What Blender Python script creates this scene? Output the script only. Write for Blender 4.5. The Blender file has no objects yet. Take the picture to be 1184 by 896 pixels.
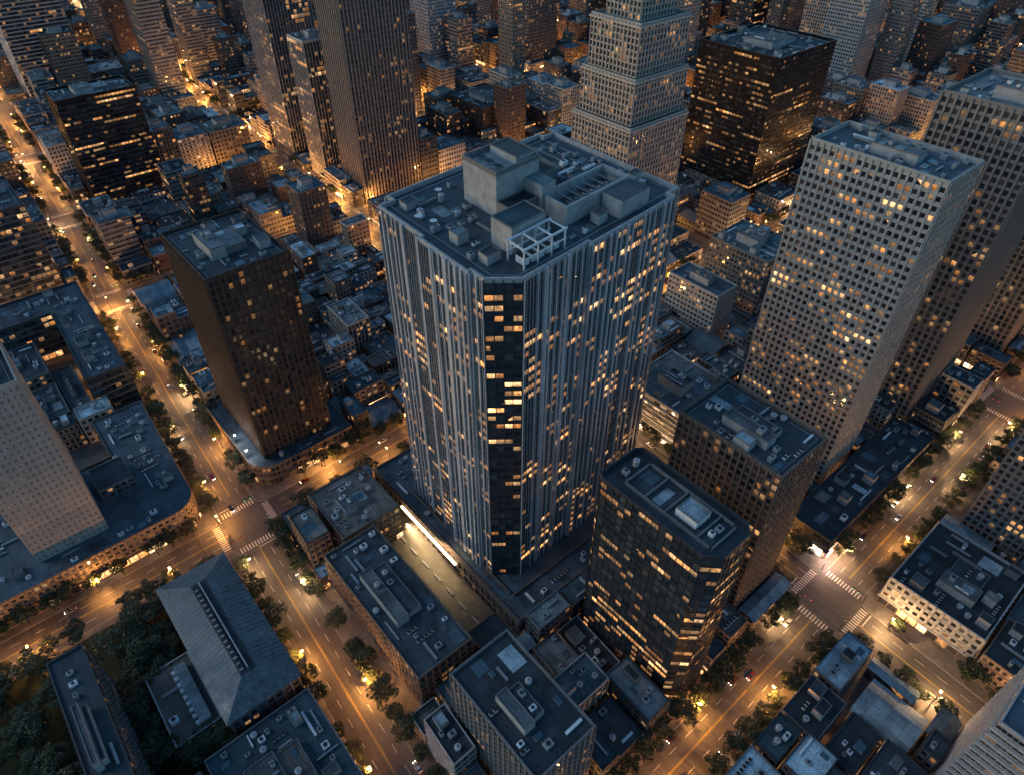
import bpy, math, random
R=random.Random(7)
SH=0.047
def W(a,y): return (a+SH*y,y)
scene=bpy.context.scene
scene.view_settings.view_transform='Standard'
scene.view_settings.look='None'
scene.view_settings.exposure=0
H=260.0
TH=math.radians(41.05); CS,SN=math.cos(TH),math.sin(TH)
def proj(x,y,z):
    X=.760*x-.649*y; Y=.649*x+.760*y
    d=CS*Y+SN*(H-z)
    if d<5: return (9999,9999,d)
    return (592+790*X/d, 448-790*(SN*Y-CS*(H-z))/d, d)
# ---------------------------------------------------------------- materials
class NB:
    def __init__(s,name):
        s.m=bpy.data.materials.new(name); s.m.use_nodes=True
        s.nt=s.m.node_tree; s.b=s.nt.nodes['Principled BSDF']
    def n(s,t): return s.nt.nodes.new(t)
    def l(s,a,b): s.nt.links.new(a,b)
    def put(s,sock,v):
        if isinstance(v,(int,float)): sock.default_value=v
        elif isinstance(v,(tuple,list)):
            sock.default_value=tuple(v)+((1,) if len(v)==3 and len(sock.default_value)==4 else ())
        else: s.l(v,sock)
    def math(s,op,a,b=0.0,clamp=False):
        n=s.n('ShaderNodeMath'); n.operation=op; n.use_clamp=clamp
        s.put(n.inputs[0],a); s.put(n.inputs[1],b); return n.outputs[0]
    def mix(s,f,a,b,mode='MIX'):
        n=s.n('ShaderNodeMix'); n.data_type='RGBA'; n.blend_type=mode
        s.put(n.inputs[0],f); s.put(n.inputs[6],a); s.put(n.inputs[7],b); return n.outputs[2]
    def comb(s,x,y,z):
        n=s.n('ShaderNodeCombineXYZ'); s.put(n.inputs[0],x); s.put(n.inputs[1],y); s.put(n.inputs[2],z); return n.outputs[0]
    def wn(s,v):
        n=s.n('ShaderNodeTexWhiteNoise'); n.noise_dimensions='3D'; s.l(v,n.inputs['Vector']); return n.outputs['Value'],n.outputs['Color']
    def noise(s,v,scale,detail=3,rough=.55):
        n=s.n('ShaderNodeTexNoise'); 
        if v is not None: s.l(v,n.inputs['Vector'])
        n.inputs['Scale'].default_value=scale; n.inputs['Detail'].default_value=detail; n.inputs['Roughness'].default_value=rough
        return n.outputs['Fac']
    def sep(s,v):
        n=s.n('ShaderNodeSeparateXYZ'); s.l(v,n.inputs[0]); return n.outputs
    def ramp(s,v,lo,hi,a,b):
        n=s.n('ShaderNodeMapRange'); s.put(n.inputs[0],v)
        for i,x in enumerate((lo,hi,a,b)): n.inputs[i+1].default_value=x
        return n.outputs[0]
    def nosample(s):
        try: s.m.cycles.emission_sampling='NONE'
        except Exception: pass
MATS={}
def facade_mat(name,wall,glass,wx,y0,y1,lit,strength=2.2,c1=(1,.36,.08),c2=(1,.6,.27),group=4,mull=0,wr=.8,gr=.09,metal=0.0,vary=.25):
    N=NB(name); nt=N.nt
    tc=N.n('ShaderNodeTexCoord'); oi=N.n('ShaderNodeObjectInfo')
    rnd=N.math('MULTIPLY',oi.outputs['Random'],357.0)
    u,v,_=N.sep(tc.outputs['UV'])
    fu=N.math('FRACT',u); iu=N.math('FLOOR',u); fv=N.math('FRACT',v); iv=N.math('FLOOR',v)
    m=N.math('MULTIPLY',N.math('GREATER_THAN',fu,wx),N.math('LESS_THAN',fu,1-wx))
    m=N.math('MULTIPLY',m,N.math('MULTIPLY',N.math('GREATER_THAN',fv,y0),N.math('LESS_THAN',fv,y1)))
    if mull:
        fm=N.math('FRACT',N.math('MULTIPLY',fu,float(mull)))
        m=N.math('MULTIPLY',m,N.math('GREATER_THAN',fm,.07))
    val,col=N.wn(N.comb(iu,iv,rnd))
    cr,cg,cb=N.sep(col)
    g,_=N.wn(N.comb(N.math('FLOOR',N.math('DIVIDE',u,float(group))),iv,N.math('ADD',rnd,17.3)))
    # large-scale tenancy: some zones of the building busier than others
    big=N.ramp(N.noise(N.comb(N.math('MULTIPLY',u,.09),N.math('MULTIPLY',v,.12),rnd),1.0,1),.35,.65,.35,1.7)
    g3=N.math('POWER',g,4.0)
    prob=N.math('MULTIPLY',N.math('MULTIPLY',N.math('ADD',N.math('MULTIPLY',g3,4.2),.13),lit),big)
    isl=N.math('LESS_THAN',val,prob)
    nz=N.noise(N.comb(N.math('MULTIPLY',u,3.0),N.math('MULTIPLY',v,2.2),rnd),1.0,1)
    nz=N.ramp(nz,.3,.7,.35,1.25)
    grad=N.ramp(fv,y0,y1,.5,1.15)
    br=N.math('ADD',N.math('MULTIPLY',N.math('POWER',cr,1.8),1.15),.14)
    e=N.math('MULTIPLY',N.math('MULTIPLY',isl,m),N.math('MULTIPLY',N.math('MULTIPLY',br,nz),grad))
    e=N.math('MULTIPLY',e,strength)
    N.l(N.mix(cg,c1,c2),N.b.inputs['Emission Color']); N.l(e,N.b.inputs['Emission Strength'])
    mp=N.n('ShaderNodeMapping'); mp.inputs['Scale'].default_value=(.7,.7,.07); N.l(tc.outputs['Object'],mp.inputs[0])
    st=N.noise(mp.outputs[0],1.0,3)
    vv=N.ramp(st,.3,.7,1-vary,1+vary)
    ov=N.ramp(oi.outputs['Random'],0,1,.75,1.2)
    fr,_c=N.wn(N.comb(iu,iv,3.3)); vv=N.math('MULTIPLY',vv,N.ramp(fr,0,1,.93,1.06))
    vv=N.math('MULTIPLY',vv,ov)
    wc=N.mix(1.0,wall,N.comb(vv,vv,vv),'MULTIPLY')
    gl=N.mix(N.math('MULTIPLY',N.math('POWER',cb,3.0),.6),glass,(.15,.145,.135))
    N.l(N.mix(m,wc,gl),N.b.inputs['Base Color'])
    N.l(N.ramp(m,0,1,wr,gr),N.b.inputs['Roughness'])
    N.l(N.ramp(m,0,1,.3,1.0),N.b.inputs['Specular IOR Level'])
    N.b.inputs['Metallic'].default_value=metal
    geo=N.n('ShaderNodeNewGeometry')
    t=N.n('ShaderNodeVectorMath'); t.operation='SUBTRACT'; N.l(col,t.inputs[0]); t.inputs[1].default_value=(.5,.5,.5)
    t2=N.n('ShaderNodeVectorMath'); t2.operation='SCALE'; N.l(t.outputs[0],t2.inputs[0]); N.l(N.math('MULTIPLY',m,.06),t2.inputs['Scale'])
    t3=N.n('ShaderNodeVectorMath'); t3.operation='ADD'; N.l(geo.outputs['Normal'],t3.inputs[0]); N.l(t2.outputs[0],t3.inputs[1])
    t4=N.n('ShaderNodeVectorMath'); t4.operation='NORMALIZE'; N.l(t3.outputs[0],t4.inputs[0])
    N.l(t4.outputs[0],N.b.inputs['Normal'])
    N.nosample(); MATS[name]=N.m; return name
def flat_mat(name,col,rough=.7,metal=0.0,vary=.2,scale=.5,spec=.4):
    N=NB(name); tc=N.n('ShaderNodeTexCoord')
    z=N.noise(tc.outputs['Object'],scale,3,.6); z=N.ramp(z,.3,.7,1-vary,1+vary)
    N.l(N.mix(1.0,col,N.comb(z,z,z),'MULTIPLY'),N.b.inputs['Base Color'])
    N.b.inputs['Roughness'].default_value=rough; N.b.inputs['Metallic'].default_value=metal
    N.b.inputs['Specular IOR Level'].default_value=spec
    MATS[name]=N.m; return name
def roof_mat(name,col,rough=.75,panel=3.7,vary=.4):
    N=NB(name); tc=N.n('ShaderNodeTexCoord'); oi=N.n('ShaderNodeObjectInfo')
    x,y,z=N.sep(tc.outputs['Object'])
    v,_=N.wn(N.comb(N.math('FLOOR',N.math('DIVIDE',x,panel)),N.math('FLOOR',N.math('DIVIDE',y,panel*1.6)),N.math('MULTIPLY',oi.outputs['Random'],91.0)))
    v=N.ramp(v,0,1,.78,1.2)
    a=N.ramp(N.noise(tc.outputs['Object'],.1,4,.7),.35,.65,1-vary,1+vary)
    b=N.ramp(N.noise(tc.outputs['Object'],1.6,3,.7),.3,.7,.7,1.25)
    sx=N.math('MULTIPLY',N.math('GREATER_THAN',N.math('FRACT',N.math('DIVIDE',x,panel)),.04),N.math('GREATER_THAN',N.math('FRACT',N.math('DIVIDE',y,panel*1.6)),.03))
    sx=N.ramp(sx,0,1,.55,1)
    k=N.math('MULTIPLY',N.math('MULTIPLY',v,a),N.math('MULTIPLY',b,sx))
    k=N.math('MULTIPLY',k,N.ramp(oi.outputs['Random'],0,1,.55,1.6))
    N.l(N.mix(1.0,col,N.comb(k,k,k),'MULTIPLY'),N.b.inputs['Base Color'])
    N.l(N.ramp(a,.7,1.3,rough-.25,rough+.1),N.b.inputs['Roughness'])
    MATS[name]=N.m; return name
def emit_mat(name,col,s):
    N=NB(name); N.b.inputs['Base Color'].default_value=(.8,.8,.8,1)
    tc=N.n('ShaderNodeTexCoord'); z=N.ramp(N.noise(tc.outputs['Object'],.8,2),.3,.7,s*.6,s*1.2)
    N.b.inputs['Emission Color'].default_value=col+(1,); N.l(z,N.b.inputs['Emission Strength']); N.nosample(); MATS[name]=N.m; return name

DG=(.014,.02,.028)
facade_mat('hero_glass',(.06,.068,.08),(.018,.026,.036),.06,.38,.88,.33,3.4,group=3,wr=.45)
facade_mat('brown_grid',(.07,.05,.04),DG,.16,.2,.88,.05,1.9)
facade_mat('white_grid',(.42,.39,.35),DG,.2,.28,.8,.22,2.4,group=3)
facade_mat('grey_grid',(.2,.187,.175),DG,.2,.25,.85,.14,2.0)
facade_mat('front_glass',(.04,.048,.055),(.014,.024,.032),.04,.36,.9,.32,2.6,group=5,mull=2,wr=.4)
facade_mat('tan_mid',(.16,.122,.095),DG,.16,.22,.85,.11,1.9)
facade_mat('black_glass',(.012,.013,.015),(.008,.01,.013),.05,.45,.88,.2,1.9,group=9,wr=.3)
facade_mat('pale_stone',(.42,.395,.36),DG,.2,.18,.84,.12,2.0)
facade_mat('rib_tower',(.17,.155,.15),DG,.2,.2,.9,.08,2.0,group=8)
facade_mat('blue_curtain',(.06,.072,.085),(.016,.026,.036),.06,.22,.95,.2,2.0,group=7,wr=.4)
facade_mat('slab_blank',(.42,.39,.35),DG,.42,.35,.66,.05,1.6,vary=.16)
F_STY=[facade_mat('fill_beige',(.25,.2,.155),DG,.2,.28,.8,.12,2.3),
 facade_mat('fill_concrete',(.21,.205,.2),DG,.14,.3,.82,.12,2.3),
 facade_mat('fill_brick',(.14,.082,.06),DG,.24,.28,.8,.10,2.1),
 facade_mat('fill_white',(.40,.39,.37),DG,.2,.3,.8,.12,2.3,c2=(1,.75,.5)),
 facade_mat('fill_strip',(.27,.255,.24),DG,.02,.38,.82,.17,2.2,mull=2),
 facade_mat('fill_dark',(.05,.053,.057),DG,.06,.25,.92,.15,2.0),
 facade_mat('fill_grey',(.12,.123,.128),DG,.2,.3,.85,.11,2.2)]
facade_mat('shopfront',(.14,.12,.1),(.03,.03,.035),.06,.1,.8,.75,7,c1=(1,.38,.1),c2=(1,.66,.36),group=3)
facade_mat('lit_floors',(.4,.38,.35),(.05,.05,.05),.03,.35,.85,1.1,2.3,c1=(1,.5,.2),c2=(1,.68,.4),group=2,mull=2)
R_STY=[roof_mat('roof_slate',(.048,.066,.08)),roof_mat('roof_teal',(.058,.105,.125)),roof_mat('roof_tar',(.028,.036,.042)),
       roof_mat('roof_gravel',(.12,.13,.135)),roof_mat('roof_tan',(.17,.15,.125)),roof_mat('roof_pale',(.3,.38,.41))]
roof_mat('roof_metal',(.13,.185,.21),.5,1.1,.3); roof_mat('roof_hero',(.08,.115,.14),.7,5.2,.35)
flat_mat('trim_dark',(.05,.055,.06)); flat_mat('trim_mid',(.17,.17,.168)); flat_mat('trim_light',(.38,.38,.37))
flat_mat('fin_metal',(.44,.46,.49),.42,.05,.2,.05); flat_mat('fin_dark',(.05,.056,.066),.4,.2)
flat_mat('trim_brown',(.06,.044,.035)); flat_mat('trim_tan',(.155,.12,.095)); flat_mat('trim_white',(.42,.39,.35))
flat_mat('rib_stone',(.22,.2,.185)); flat_mat('unit_white',(.7,.71,.71),.5); flat_mat('unit_grey',(.3,.31,.32),.5,.1)
flat_mat('unit_dark',(.025,.025,.027),.6); flat_mat('concrete',(.36,.36,.355),.85,0,.25,.25); flat_mat('steel',(.35,.36,.37),.4,.6)
flat_mat('black_frame',(.014,.015,.017),.3,.3)
flat_mat('skylight',(.05,.09,.11),.1,0,.2,.5,1.0)
flat_mat('bark',(.07,.05,.035)); flat_mat('lamp_metal',(.06,.06,.06),.5,.6)
flat_mat('rubber',(.02,.02,.02),.8); flat_mat('car_glass',(.015,.018,.02),.08,0,.1,.5,1.0)
for i,c in enumerate([(.55,.55,.56),(.03,.03,.035),(.28,.29,.3),(.2,.03,.025),(.04,.06,.12)]): flat_mat('car_paint_%d'%i,c,.25,.3,.03,.5,.8)
emit_mat('head_lamp',(1,.88,.68),18); emit_mat('tail_lamp',(1,.05,.015),2.5); emit_mat('bulb_glow',(1,.6,.24),26); emit_mat('signal_green',(.1,1,.5),6); emit_mat('signal_red',(1,.05,.02),5)
emit_mat('strip_glow',(1,.72,.4),7.0); emit_mat('white_glow',(1,.78,.52),2.8); emit_mat('pink_glow',(1,.5,.42),2.4); emit_mat('cool_glow',(.8,.9,1),2.5)
def leaf_mat(name,c1,c2):
    N=NB(name); tc=N.n('ShaderNodeTexCoord'); z=N.noise(tc.outputs['Object'],.8,2)
    z=N.ramp(z,.35,.65,0,1); N.l(N.mix(z,c1,c2),N.b.inputs['Base Color']); N.b.inputs['Roughness'].default_value=.6
    MATS[name]=N.m
leaf_mat('leaf',(.015,.028,.01),(.045,.065,.022))
def asphalt():
    N=NB('asphalt'); tc=N.n('ShaderNodeTexCoord'); o=tc.outputs['Object']
    a=N.ramp(N.noise(o,.03,4,.6),.3,.7,.65,1.3); b=N.ramp(N.noise(o,.5,4,.7),.3,.7,.75,1.25)
    mp=N.n('ShaderNodeMapping'); mp.inputs['Scale'].default_value=(.8,.04,1); mp.inputs['Rotation'].default_value=(0,0,.047); N.l(o,mp.inputs[0])
    c=N.ramp(N.noise(mp.outputs[0],1.0,2),.35,.65,.8,1.15)
    k=N.math('MULTIPLY',N.math('MULTIPLY',a,b),c)
    N.l(N.mix(1.0,(.09,.083,.076),N.comb(k,k,k),'MULTIPLY'),N.b.inputs['Base Color'])
    N.l(N.ramp(b,.8,1.2,.4,.75),N.b.inputs['Roughness']); MATS['asphalt']=N.m
asphalt()
def pave():
    N=NB('pavement'); tc=N.n('ShaderNodeTexCoord'); o=tc.outputs['Object']; x,y,z=N.sep(o)
    v,_=N.wn(N.comb(N.math('FLOOR',N.math('DIVIDE',x,1.5)),N.math('FLOOR',N.math('DIVIDE',y,1.5)),1.0))
    k=N.math('MULTIPLY',N.ramp(v,0,1,.85,1.12),N.ramp(N.noise(o,.12,4,.65),.3,.7,.6,1.3))
    N.l(N.mix(1.0,(.14,.13,.12),N.comb(k,k,k),'MULTIPLY'),N.b.inputs['Base Color']); N.b.inputs['Roughness'].default_value=.8
    MATS['pavement']=N.m
pave()
flat_mat('kerb_stone',(.26,.25,.24)); flat_mat('road_paint',(.6,.58,.54),.6,0,.35,1.5); flat_mat('paint_yellow',(.5,.34,.06),.6,0,.3,1.5)
flat_mat('earth',(.05,.05,.05),.9); flat_mat('lawn',(.028,.04,.016),.95,0,.4,.3); roof_mat('court_paving',(.14,.135,.1),.7,2.4,.4)
# ---------------------------------------------------------------- mesh builder
class MB:
    def __init__(s,name,org=(0,0)):
        s.name=name; s.o=org; s.v=[]; s.f=[]; s.mi=[]; s.uv=[]; s.ml=[]
    def mat(s,m):
        if m not in s.ml: s.ml.append(m)
        return s.ml.index(m)
    def face(s,pts,mat,uv=None):
        b=len(s.v); s.v.extend(pts); s.f.append(tuple(range(b,b+len(pts)))); s.mi.append(s.mat(mat))
        s.uv.extend(uv if uv else [(.01,.01)]*len(pts))
    def hull(s,bot,top,mat,topmat=None,bottom=False):
        n=len(bot)
        for i in range(n):
            j=(i+1)%n; s.face([bot[i],bot[j],top[j],top[i]],mat)
        s.face(list(top),topmat or mat)
        if bottom: s.face(list(reversed(bot)),mat)
    def box(s,F,x0,x1,y0,y1,z0,z1,mat,topmat=None,bottom=False):
        c=[F(x0,y0),F(x1,y0),F(x1,y1),F(x0,y1)]
        s.hull([(p[0],p[1],z0) for p in c],[(p[0],p[1],z1) for p in c],mat,topmat,bottom)
    def cyl(s,F,x,y,r,z0,z1,mat,topmat=None,n=10,r2=None):
        r2=r if r2 is None else r2
        c=F(x,y); B=[(c[0]+r*math.cos(6.2832*i/n),c[1]+r*math.sin(6.2832*i/n),z0) for i in range(n)]
        T=[(c[0]+r2*math.cos(6.2832*i/n),c[1]+r2*math.sin(6.2832*i/n),z1) for i in range(n)]
        s.hull(B,T,mat,topmat)
    def wbox(s,p,t,n,s0,s1,o0,o1,z0,z1,mat):
        def q(a,b): return (p[0]+t[0]*a+n[0]*b,p[1]+t[1]*a+n[1]*b)
        a,b,c,d=q(s0,o0),q(s1,o0),q(s1,o1),q(s0,o1)
        P=lambda k,z:(k[0],k[1],z)
        s.face([P(d,z0),P(c,z0),P(c,z1),P(d,z1)],mat)
        s.face([P(a,z0),P(d,z0),P(d,z1),P(a,z1)],mat)
        s.face([P(c,z0),P(b,z0),P(b,z1),P(c,z1)],mat)
        s.face([P(d,z1),P(c,z1),P(b,z1),P(a,z1)],mat)
        s.face([P(a,z0),P(b,z0),P(c,z0),P(d,z0)],mat)
    def done(s,loc=None,data_only=False):
        me=bpy.data.meshes.new(s.name)
        ox,oy=s.o
        me.from_pydata([(a-ox,b-oy,c) for a,b,c in s.v],[],s.f)
        me.polygons.foreach_set('material_index',s.mi)
        ul=me.uv_layers.new(name='UVMap'); fl=[]
        for a in s.uv: fl.extend(a)
        ul.data.foreach_set('uv',fl)
        for m in s.ml: me.materials.append(MATS[m])
        me.update()
        if data_only: return me
        ob=bpy.data.objects.new(s.name,me); ob.location=(ox,oy,0); scene.collection.objects.link(ob); return ob
def edges(poly):
    n=len(poly)
    for i in range(n):
        p,q=poly[i],poly[(i+1)%n]; L=math.hypot(q[0]-p[0],q[1]-p[1])
        if L<1e-4: continue
        t=((q[0]-p[0])/L,(q[1]-p[1])/L); yield p,q,t,(t[1],-t[0]),L
def offset(poly,d):
    n=len(poly); out=[]
    for i in range(n):
        a,b,c=poly[i-1],poly[i],poly[(i+1)%n]
        def nm(p,q):
            L=math.hypot(q[0]-p[0],q[1]-p[1]); return ((q[1]-p[1])/L,-(q[0]-p[0])/L)
        n1,n2=nm(a,b),nm(b,c); k=1+n1[0]*n2[0]+n1[1]*n2[1]; k=max(k,.3)
        out.append((b[0]+d*(n1[0]+n2[0])/k,b[1]+d*(n1[1]+n2[1])/k))
    return out
def facade(mb,poly,z0,z1,mat,bay,fl,uo=0,skip=None):
    nf=max(1,round((z1-z0)/fl)); u=uo
    for k,(p,q,t,n,L) in enumerate(edges(poly)):
        nb=max(1,round(L/bay)); m=mat
        if skip and k in skip: m=skip[k]
        mb.face([(p[0],p[1],z0),(q[0],q[1],z0),(q[0],q[1],z1),(p[0],p[1],z1)],m,[(u,0),(u+nb,0),(u+nb,nf),(u,nf)])
        u+=nb+13
    return (z1-z0)/nf,nf
def verticals(mb,poly,z0,z1,bay,w,d,mat,only=None,sub=1,jit=0):
    rr=random.Random(3)
    for k,(p,q,t,n,L) in enumerate(edges(poly)):
        if only is not None and k not in only: continue
        nb=max(1,round(L/bay))*sub
        for i in range(nb+1):
            c=L*i/nb; ww=w*(1+jit*rr.random()); dd=d*(1+jit*rr.random())
            if jit and rr.random()<.12: continue
            mb.wbox(p,t,n,max(0,c-ww/2),min(L,c+ww/2),0,dd,z0,z1,mat)
def band(mb,poly,d,z0,z1,mat):
    o=offset(poly,d); n=len(poly)
    for i in range(n):
        j=(i+1)%n; a,b,c,e=poly[i],poly[j],o[i],o[j]
        mb.face([(c[0],c[1],z0),(e[0],e[1],z0),(e[0],e[1],z1),(c[0],c[1],z1)],mat)
        mb.face([(c[0],c[1],z1),(e[0],e[1],z1),(b[0],b[1],z1),(a[0],a[1],z1)],mat)
        mb.face([(a[0],a[1],z0),(b[0],b[1],z0),(e[0],e[1],z0),(c[0],c[1],z0)],mat)
def bands(mb,poly,z0,z1,nf,d,h,mat,step=1):
    f=(z1-z0)/nf
    for i in range(0,nf,step): band(mb,poly,d,z0+i*f-h*.35,z0+i*f+h*.65,mat)
def roof(mb,poly,z,h,t,trim,rm):
    i_=offset(poly,-t); n=len(poly)
    for i in range(n):
        j=(i+1)%n; a,b,c,e=poly[i],poly[j],i_[i],i_[j]
        mb.face([(a[0],a[1],z),(b[0],b[1],z),(b[0],b[1],z+h),(a[0],a[1],z+h)],trim)
        mb.face([(a[0],a[1],z+h),(b[0],b[1],z+h),(e[0],e[1],z+h),(c[0],c[1],z+h)],trim)
        mb.face([(e[0],e[1],z),(c[0],c[1],z),(c[0],c[1],z+h),(e[0],e[1],z+h)],trim)
    mb.face([(p[0],p[1],z) for p in i_],rm)
def rect(x0,x1,y0,y1): return [(x0,y0),(x1,y0),(x1,y1),(x0,y1)]
def frame(poly):
    o=poly[0]; ax=poly[1]; ay=poly[-1]
    lx=math.hypot(ax[0]-o[0],ax[1]-o[1]); ly=math.hypot(ay[0]-o[0],ay[1]-o[1])
    ex=((ax[0]-o[0])/lx,(ax[1]-o[1])/lx); ey=((ay[0]-o[0])/ly,(ay[1]-o[1])/ly)
    return (lambda x,y:(o[0]+ex[0]*x+ey[0]*y,o[1]+ex[1]*x+ey[1]*y)),lx,ly
def volume(mb,F,x0,x1,y0,y1,z0,z1,wall,rm,h=.7,t=.35,bay=3,fl=3.5):
    pl=[F(x0,y0),F(x1,y0),F(x1,y1),F(x0,y1)]
    facade(mb,pl,z0,z1,wall,bay,fl,R.randint(0,50)); roof(mb,pl,z1,h,t,'trim_mid',rm)
def clutter(mb,F,x0,x1,y0,y1,z,n,rr,big=True):
    w,d=x1-x0,y1-y0
    if w<3 or d<3: return
    placed=[]
    def free(a,b,c,e):
        for q in placed:
            if a<q[1] and b>q[0] and c<q[3] and e>q[2]: return False
        placed.append((a,b,c,e)); return True
    for _ in range(n):
        k=rr.random()
        def pos(sx,sy):
            if sx>w-1 or sy>d-1: return None
            a=rr.uniform(x0+.5,x1-.5-sx); c=rr.uniform(y0+.5,y1-.5-sy)
            return (a,c) if free(a-.2,a+sx+.2,c-.2,c+sy+.2) else None
        if k<.13 and big:
            sx,sy=rr.uniform(3,6.5),rr.uniform(3,6.5); p=pos(sx,sy)
            if p:
                hh=rr.uniform(2.2,4.2); volume(mb,F,p[0],p[0]+sx,p[1],p[1]+sy,z,z+hh,rr.choice(['concrete','trim_mid','trim_light']),rr.choice(R_STY),.35,.25)
        elif k<.42:
            sx,sy=rr.uniform(1.2,3.2),rr.uniform(1.2,2.6); p=pos(sx,sy)
            if p:
                hh=rr.uniform(.9,2.1); mb.box(F,p[0],p[0]+sx,p[1],p[1]+sy,z+.15,z+hh,rr.choice(['unit_white','unit_grey','unit_grey']))
                mb.cyl(F,p[0]+sx/2,p[1]+sy/2,min(sx,sy)*.36,z+hh,z+hh+.2,'unit_grey','unit_dark',8)
        elif k<.58:
            sx,sy=(rr.uniform(5,12),rr.uniform(.5,1)) if rr.random()<.5 else (rr.uniform(.5,1),rr.uniform(5,12)); p=pos(sx,sy)
            if p: mb.box(F,p[0],p[0]+sx,p[1],p[1]+sy,z+.3,z+rr.uniform(.8,1.3),rr.choice(['unit_grey','steel','unit_white']),None,True)
        elif k<.66:
            p=pos(2.4,2.4)
            if p:
                hh=rr.uniform(1.5,3); mb.cyl(F,p[0]+1.2,p[1]+1.2,1.1,z+.4,z+hh,'unit_grey','unit_white',12); mb.cyl(F,p[0]+1.2,p[1]+1.2,.9,z+hh,z+hh+.35,'unit_grey',None,12,.15)
        elif k<.75:
            sx,sy=rr.uniform(1.5,4),rr.uniform(1.5,4); p=pos(sx,sy)
            if p: mb.box(F,p[0],p[0]+sx,p[1],p[1]+sy,z,z+rr.uniform(.3,.6),'trim_light','skylight')
        elif k<.87:
            nn=rr.randint(2,6); sx=nn*1.7; p=pos(sx,1.4)
            if p:
                hh=rr.uniform(.9,1.4)
                for i in range(nn):
                    mb.box(F,p[0]+i*1.7,p[0]+i*1.7+1.2,p[1],p[1]+1.2,z+.2,z+hh,'unit_white','unit_dark')
        else:
            sx,sy=rr.uniform(3,8),rr.uniform(3,8); p=pos(sx,sy)
            if p: mb.box(F,p[0],p[0]+sx,p[1],p[1]+sy,z,z+rr.uniform(.05,.25),rr.choice(R_STY))
RES=[]
def reserve(poly,m=1.0):
    a=[p[0]-SH*p[1] for p in poly]; y=[p[1] for p in poly]
    RES.append((min(a)-m,max(a)+m,min(y)-m,max(y)+m))
def tower(name,poly,z1,mat,bay,fl,vw=0,vd=0,vm='trim_mid',bh=0,bd=0,bm=None,rm='roof_slate',par=1.2,z0=.15,shop=False,nclut=14,pent=True,seed=1,extra=None,res=True,skip=None,sub=1,only=None):
    mb=MB(name,poly[0]); rr=random.Random(seed)
    if res: reserve(poly)
    zz=z0
    if shop:
        facade(mb,poly,z0,5.0,'shopfront',4,5); band(mb,poly,.8,5.0,5.5,bm or vm); zz=5.5
    f,nf=facade(mb,poly,zz,z1,mat,bay,fl,0,skip)
    if vw: verticals(mb,poly,zz,z1+par*.6,bay,vw,vd,vm,only,sub)
    if bh: bands(mb,poly,zz,z1,nf,bd,bh,bm or vm)
    roof(mb,poly,z1,par,.5,vm,rm)
    if len(poly)==4:
        F,lx,ly=frame(poly)
        if pent:
            px0,px1=lx*rr.uniform(.22,.32),lx*rr.uniform(.6,.75); py0,py1=ly*rr.uniform(.25,.35),ly*rr.uniform(.6,.72)
            hh=rr.uniform(3.5,6); mid=px0+(px1-px0)*rr.uniform(.4,.6)
            volume(mb,F,px0,mid,py0,py1,z1,z1+hh,'concrete','roof_gravel',.5,.3)
            volume(mb,F,mid+.02,px1,py0+1,py1-.8,z1,z1+hh*.62,rr.choice(['trim_mid','unit_grey','trim_light']),rr.choice(R_STY),.5,.3)
            clutter(mb,F,px0+.6,mid-.6,py0+.6,py1-.6,z1+hh,5,rr,False); clutter(mb,F,mid+.6,px1-.6,py0+1.6,py1-1.6,z1+hh*.62,5,rr,False)
            q=max(4,nclut//2)
            clutter(mb,F,1,px0-.3,1,ly-1,z1,q,rr); clutter(mb,F,px1+.3,lx-1,1,ly-1,z1,q,rr)
            clutter(mb,F,px0,px1,1,py0-.3,z1,q,rr); clutter(mb,F,px0,px1,py1+.3,ly-1,z1,q,rr)
        else: clutter(mb,F,1,lx-1,1,ly-1,z1,nclut,rr)
        if z1>60: # perimeter maintenance rail
            for (a,b,c,d) in ((2,lx-2,2,2.15),(2,lx-2,ly-2.15,ly-2),(2,2.15,2.2,ly-2.2),(lx-2.15,lx-2,2.2,ly-2.2)): mb.box(F,a,b,c,d,z1+.02,z1+.45,'steel')
        if extra: extra(mb,F,lx,ly)
    elif extra: extra(mb,None,0,0)
    return mb.done()
# ---------------------------------------------------------------- HERO tower
HN=(101,123)
def HF(x,y): return (HN[0]+x+.03*y, HN[1]+.1*x+y)
hp=[HF(*p) for p in [(9,0),(38,0),(38,-1.6),(83,-1.6),(83,1.5),(89,1.5),(89,67),(83,67),(83,70),(6,70),(6,66),(0,66),(0,40),(-1.4,40),(-1.4,14),(0,14),(0,8)]]
reserve(hp,2)
mb=MB('central_office_tower',HN)
HZ=155.0; pz=12.0
f,nf=facade(mb,hp,pz,HZ,'hero_glass',3.0,3.7)
for i in range(nf):
    band(mb,hp,.12,pz+i*f-.1,pz+i*f+.55,'fin_dark')
FE=[k for k in range(17) if k!=16]
verticals(mb,hp,pz,HZ+1.0,3.0,.45,.48,'fin_metal',FE,1,.9)
verticals(mb,hp,pz,HZ+.6,3.0,.15,.25,'fin_metal',FE,2)
verticals(mb,hp,pz,HZ+1.0,3.0,.3,.35,'fin_dark',[16],1)
for (i,w) in ((0,[.33,.66]),(2,[.2,.4,.6,.85]),(5,[.3,.6]),(12,[.3,.7]),(10,[.5]),(11,[.6]),(13,[.3,.6,.8])):
    E=list(edges(hp))
    if i<len(E):
        p,q,t,n,L=E[i]
        for a in w: mb.wbox(p,t,n,L*a-.5,L*a+.5,0,1.0,pz,HZ+1.25,'fin_metal')
roof(mb,hp,HZ,1.6,.8,'trim_light','roof_hero')
volume(mb,HF,27,47,33,51,HZ,HZ+14,'concrete','roof_pale',1.6,.7,40,40)
volume(mb,HF,38,46.9,35,49,HZ+14,HZ+16.2,'concrete','roof_gravel',.4,.3,40,40)
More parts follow.
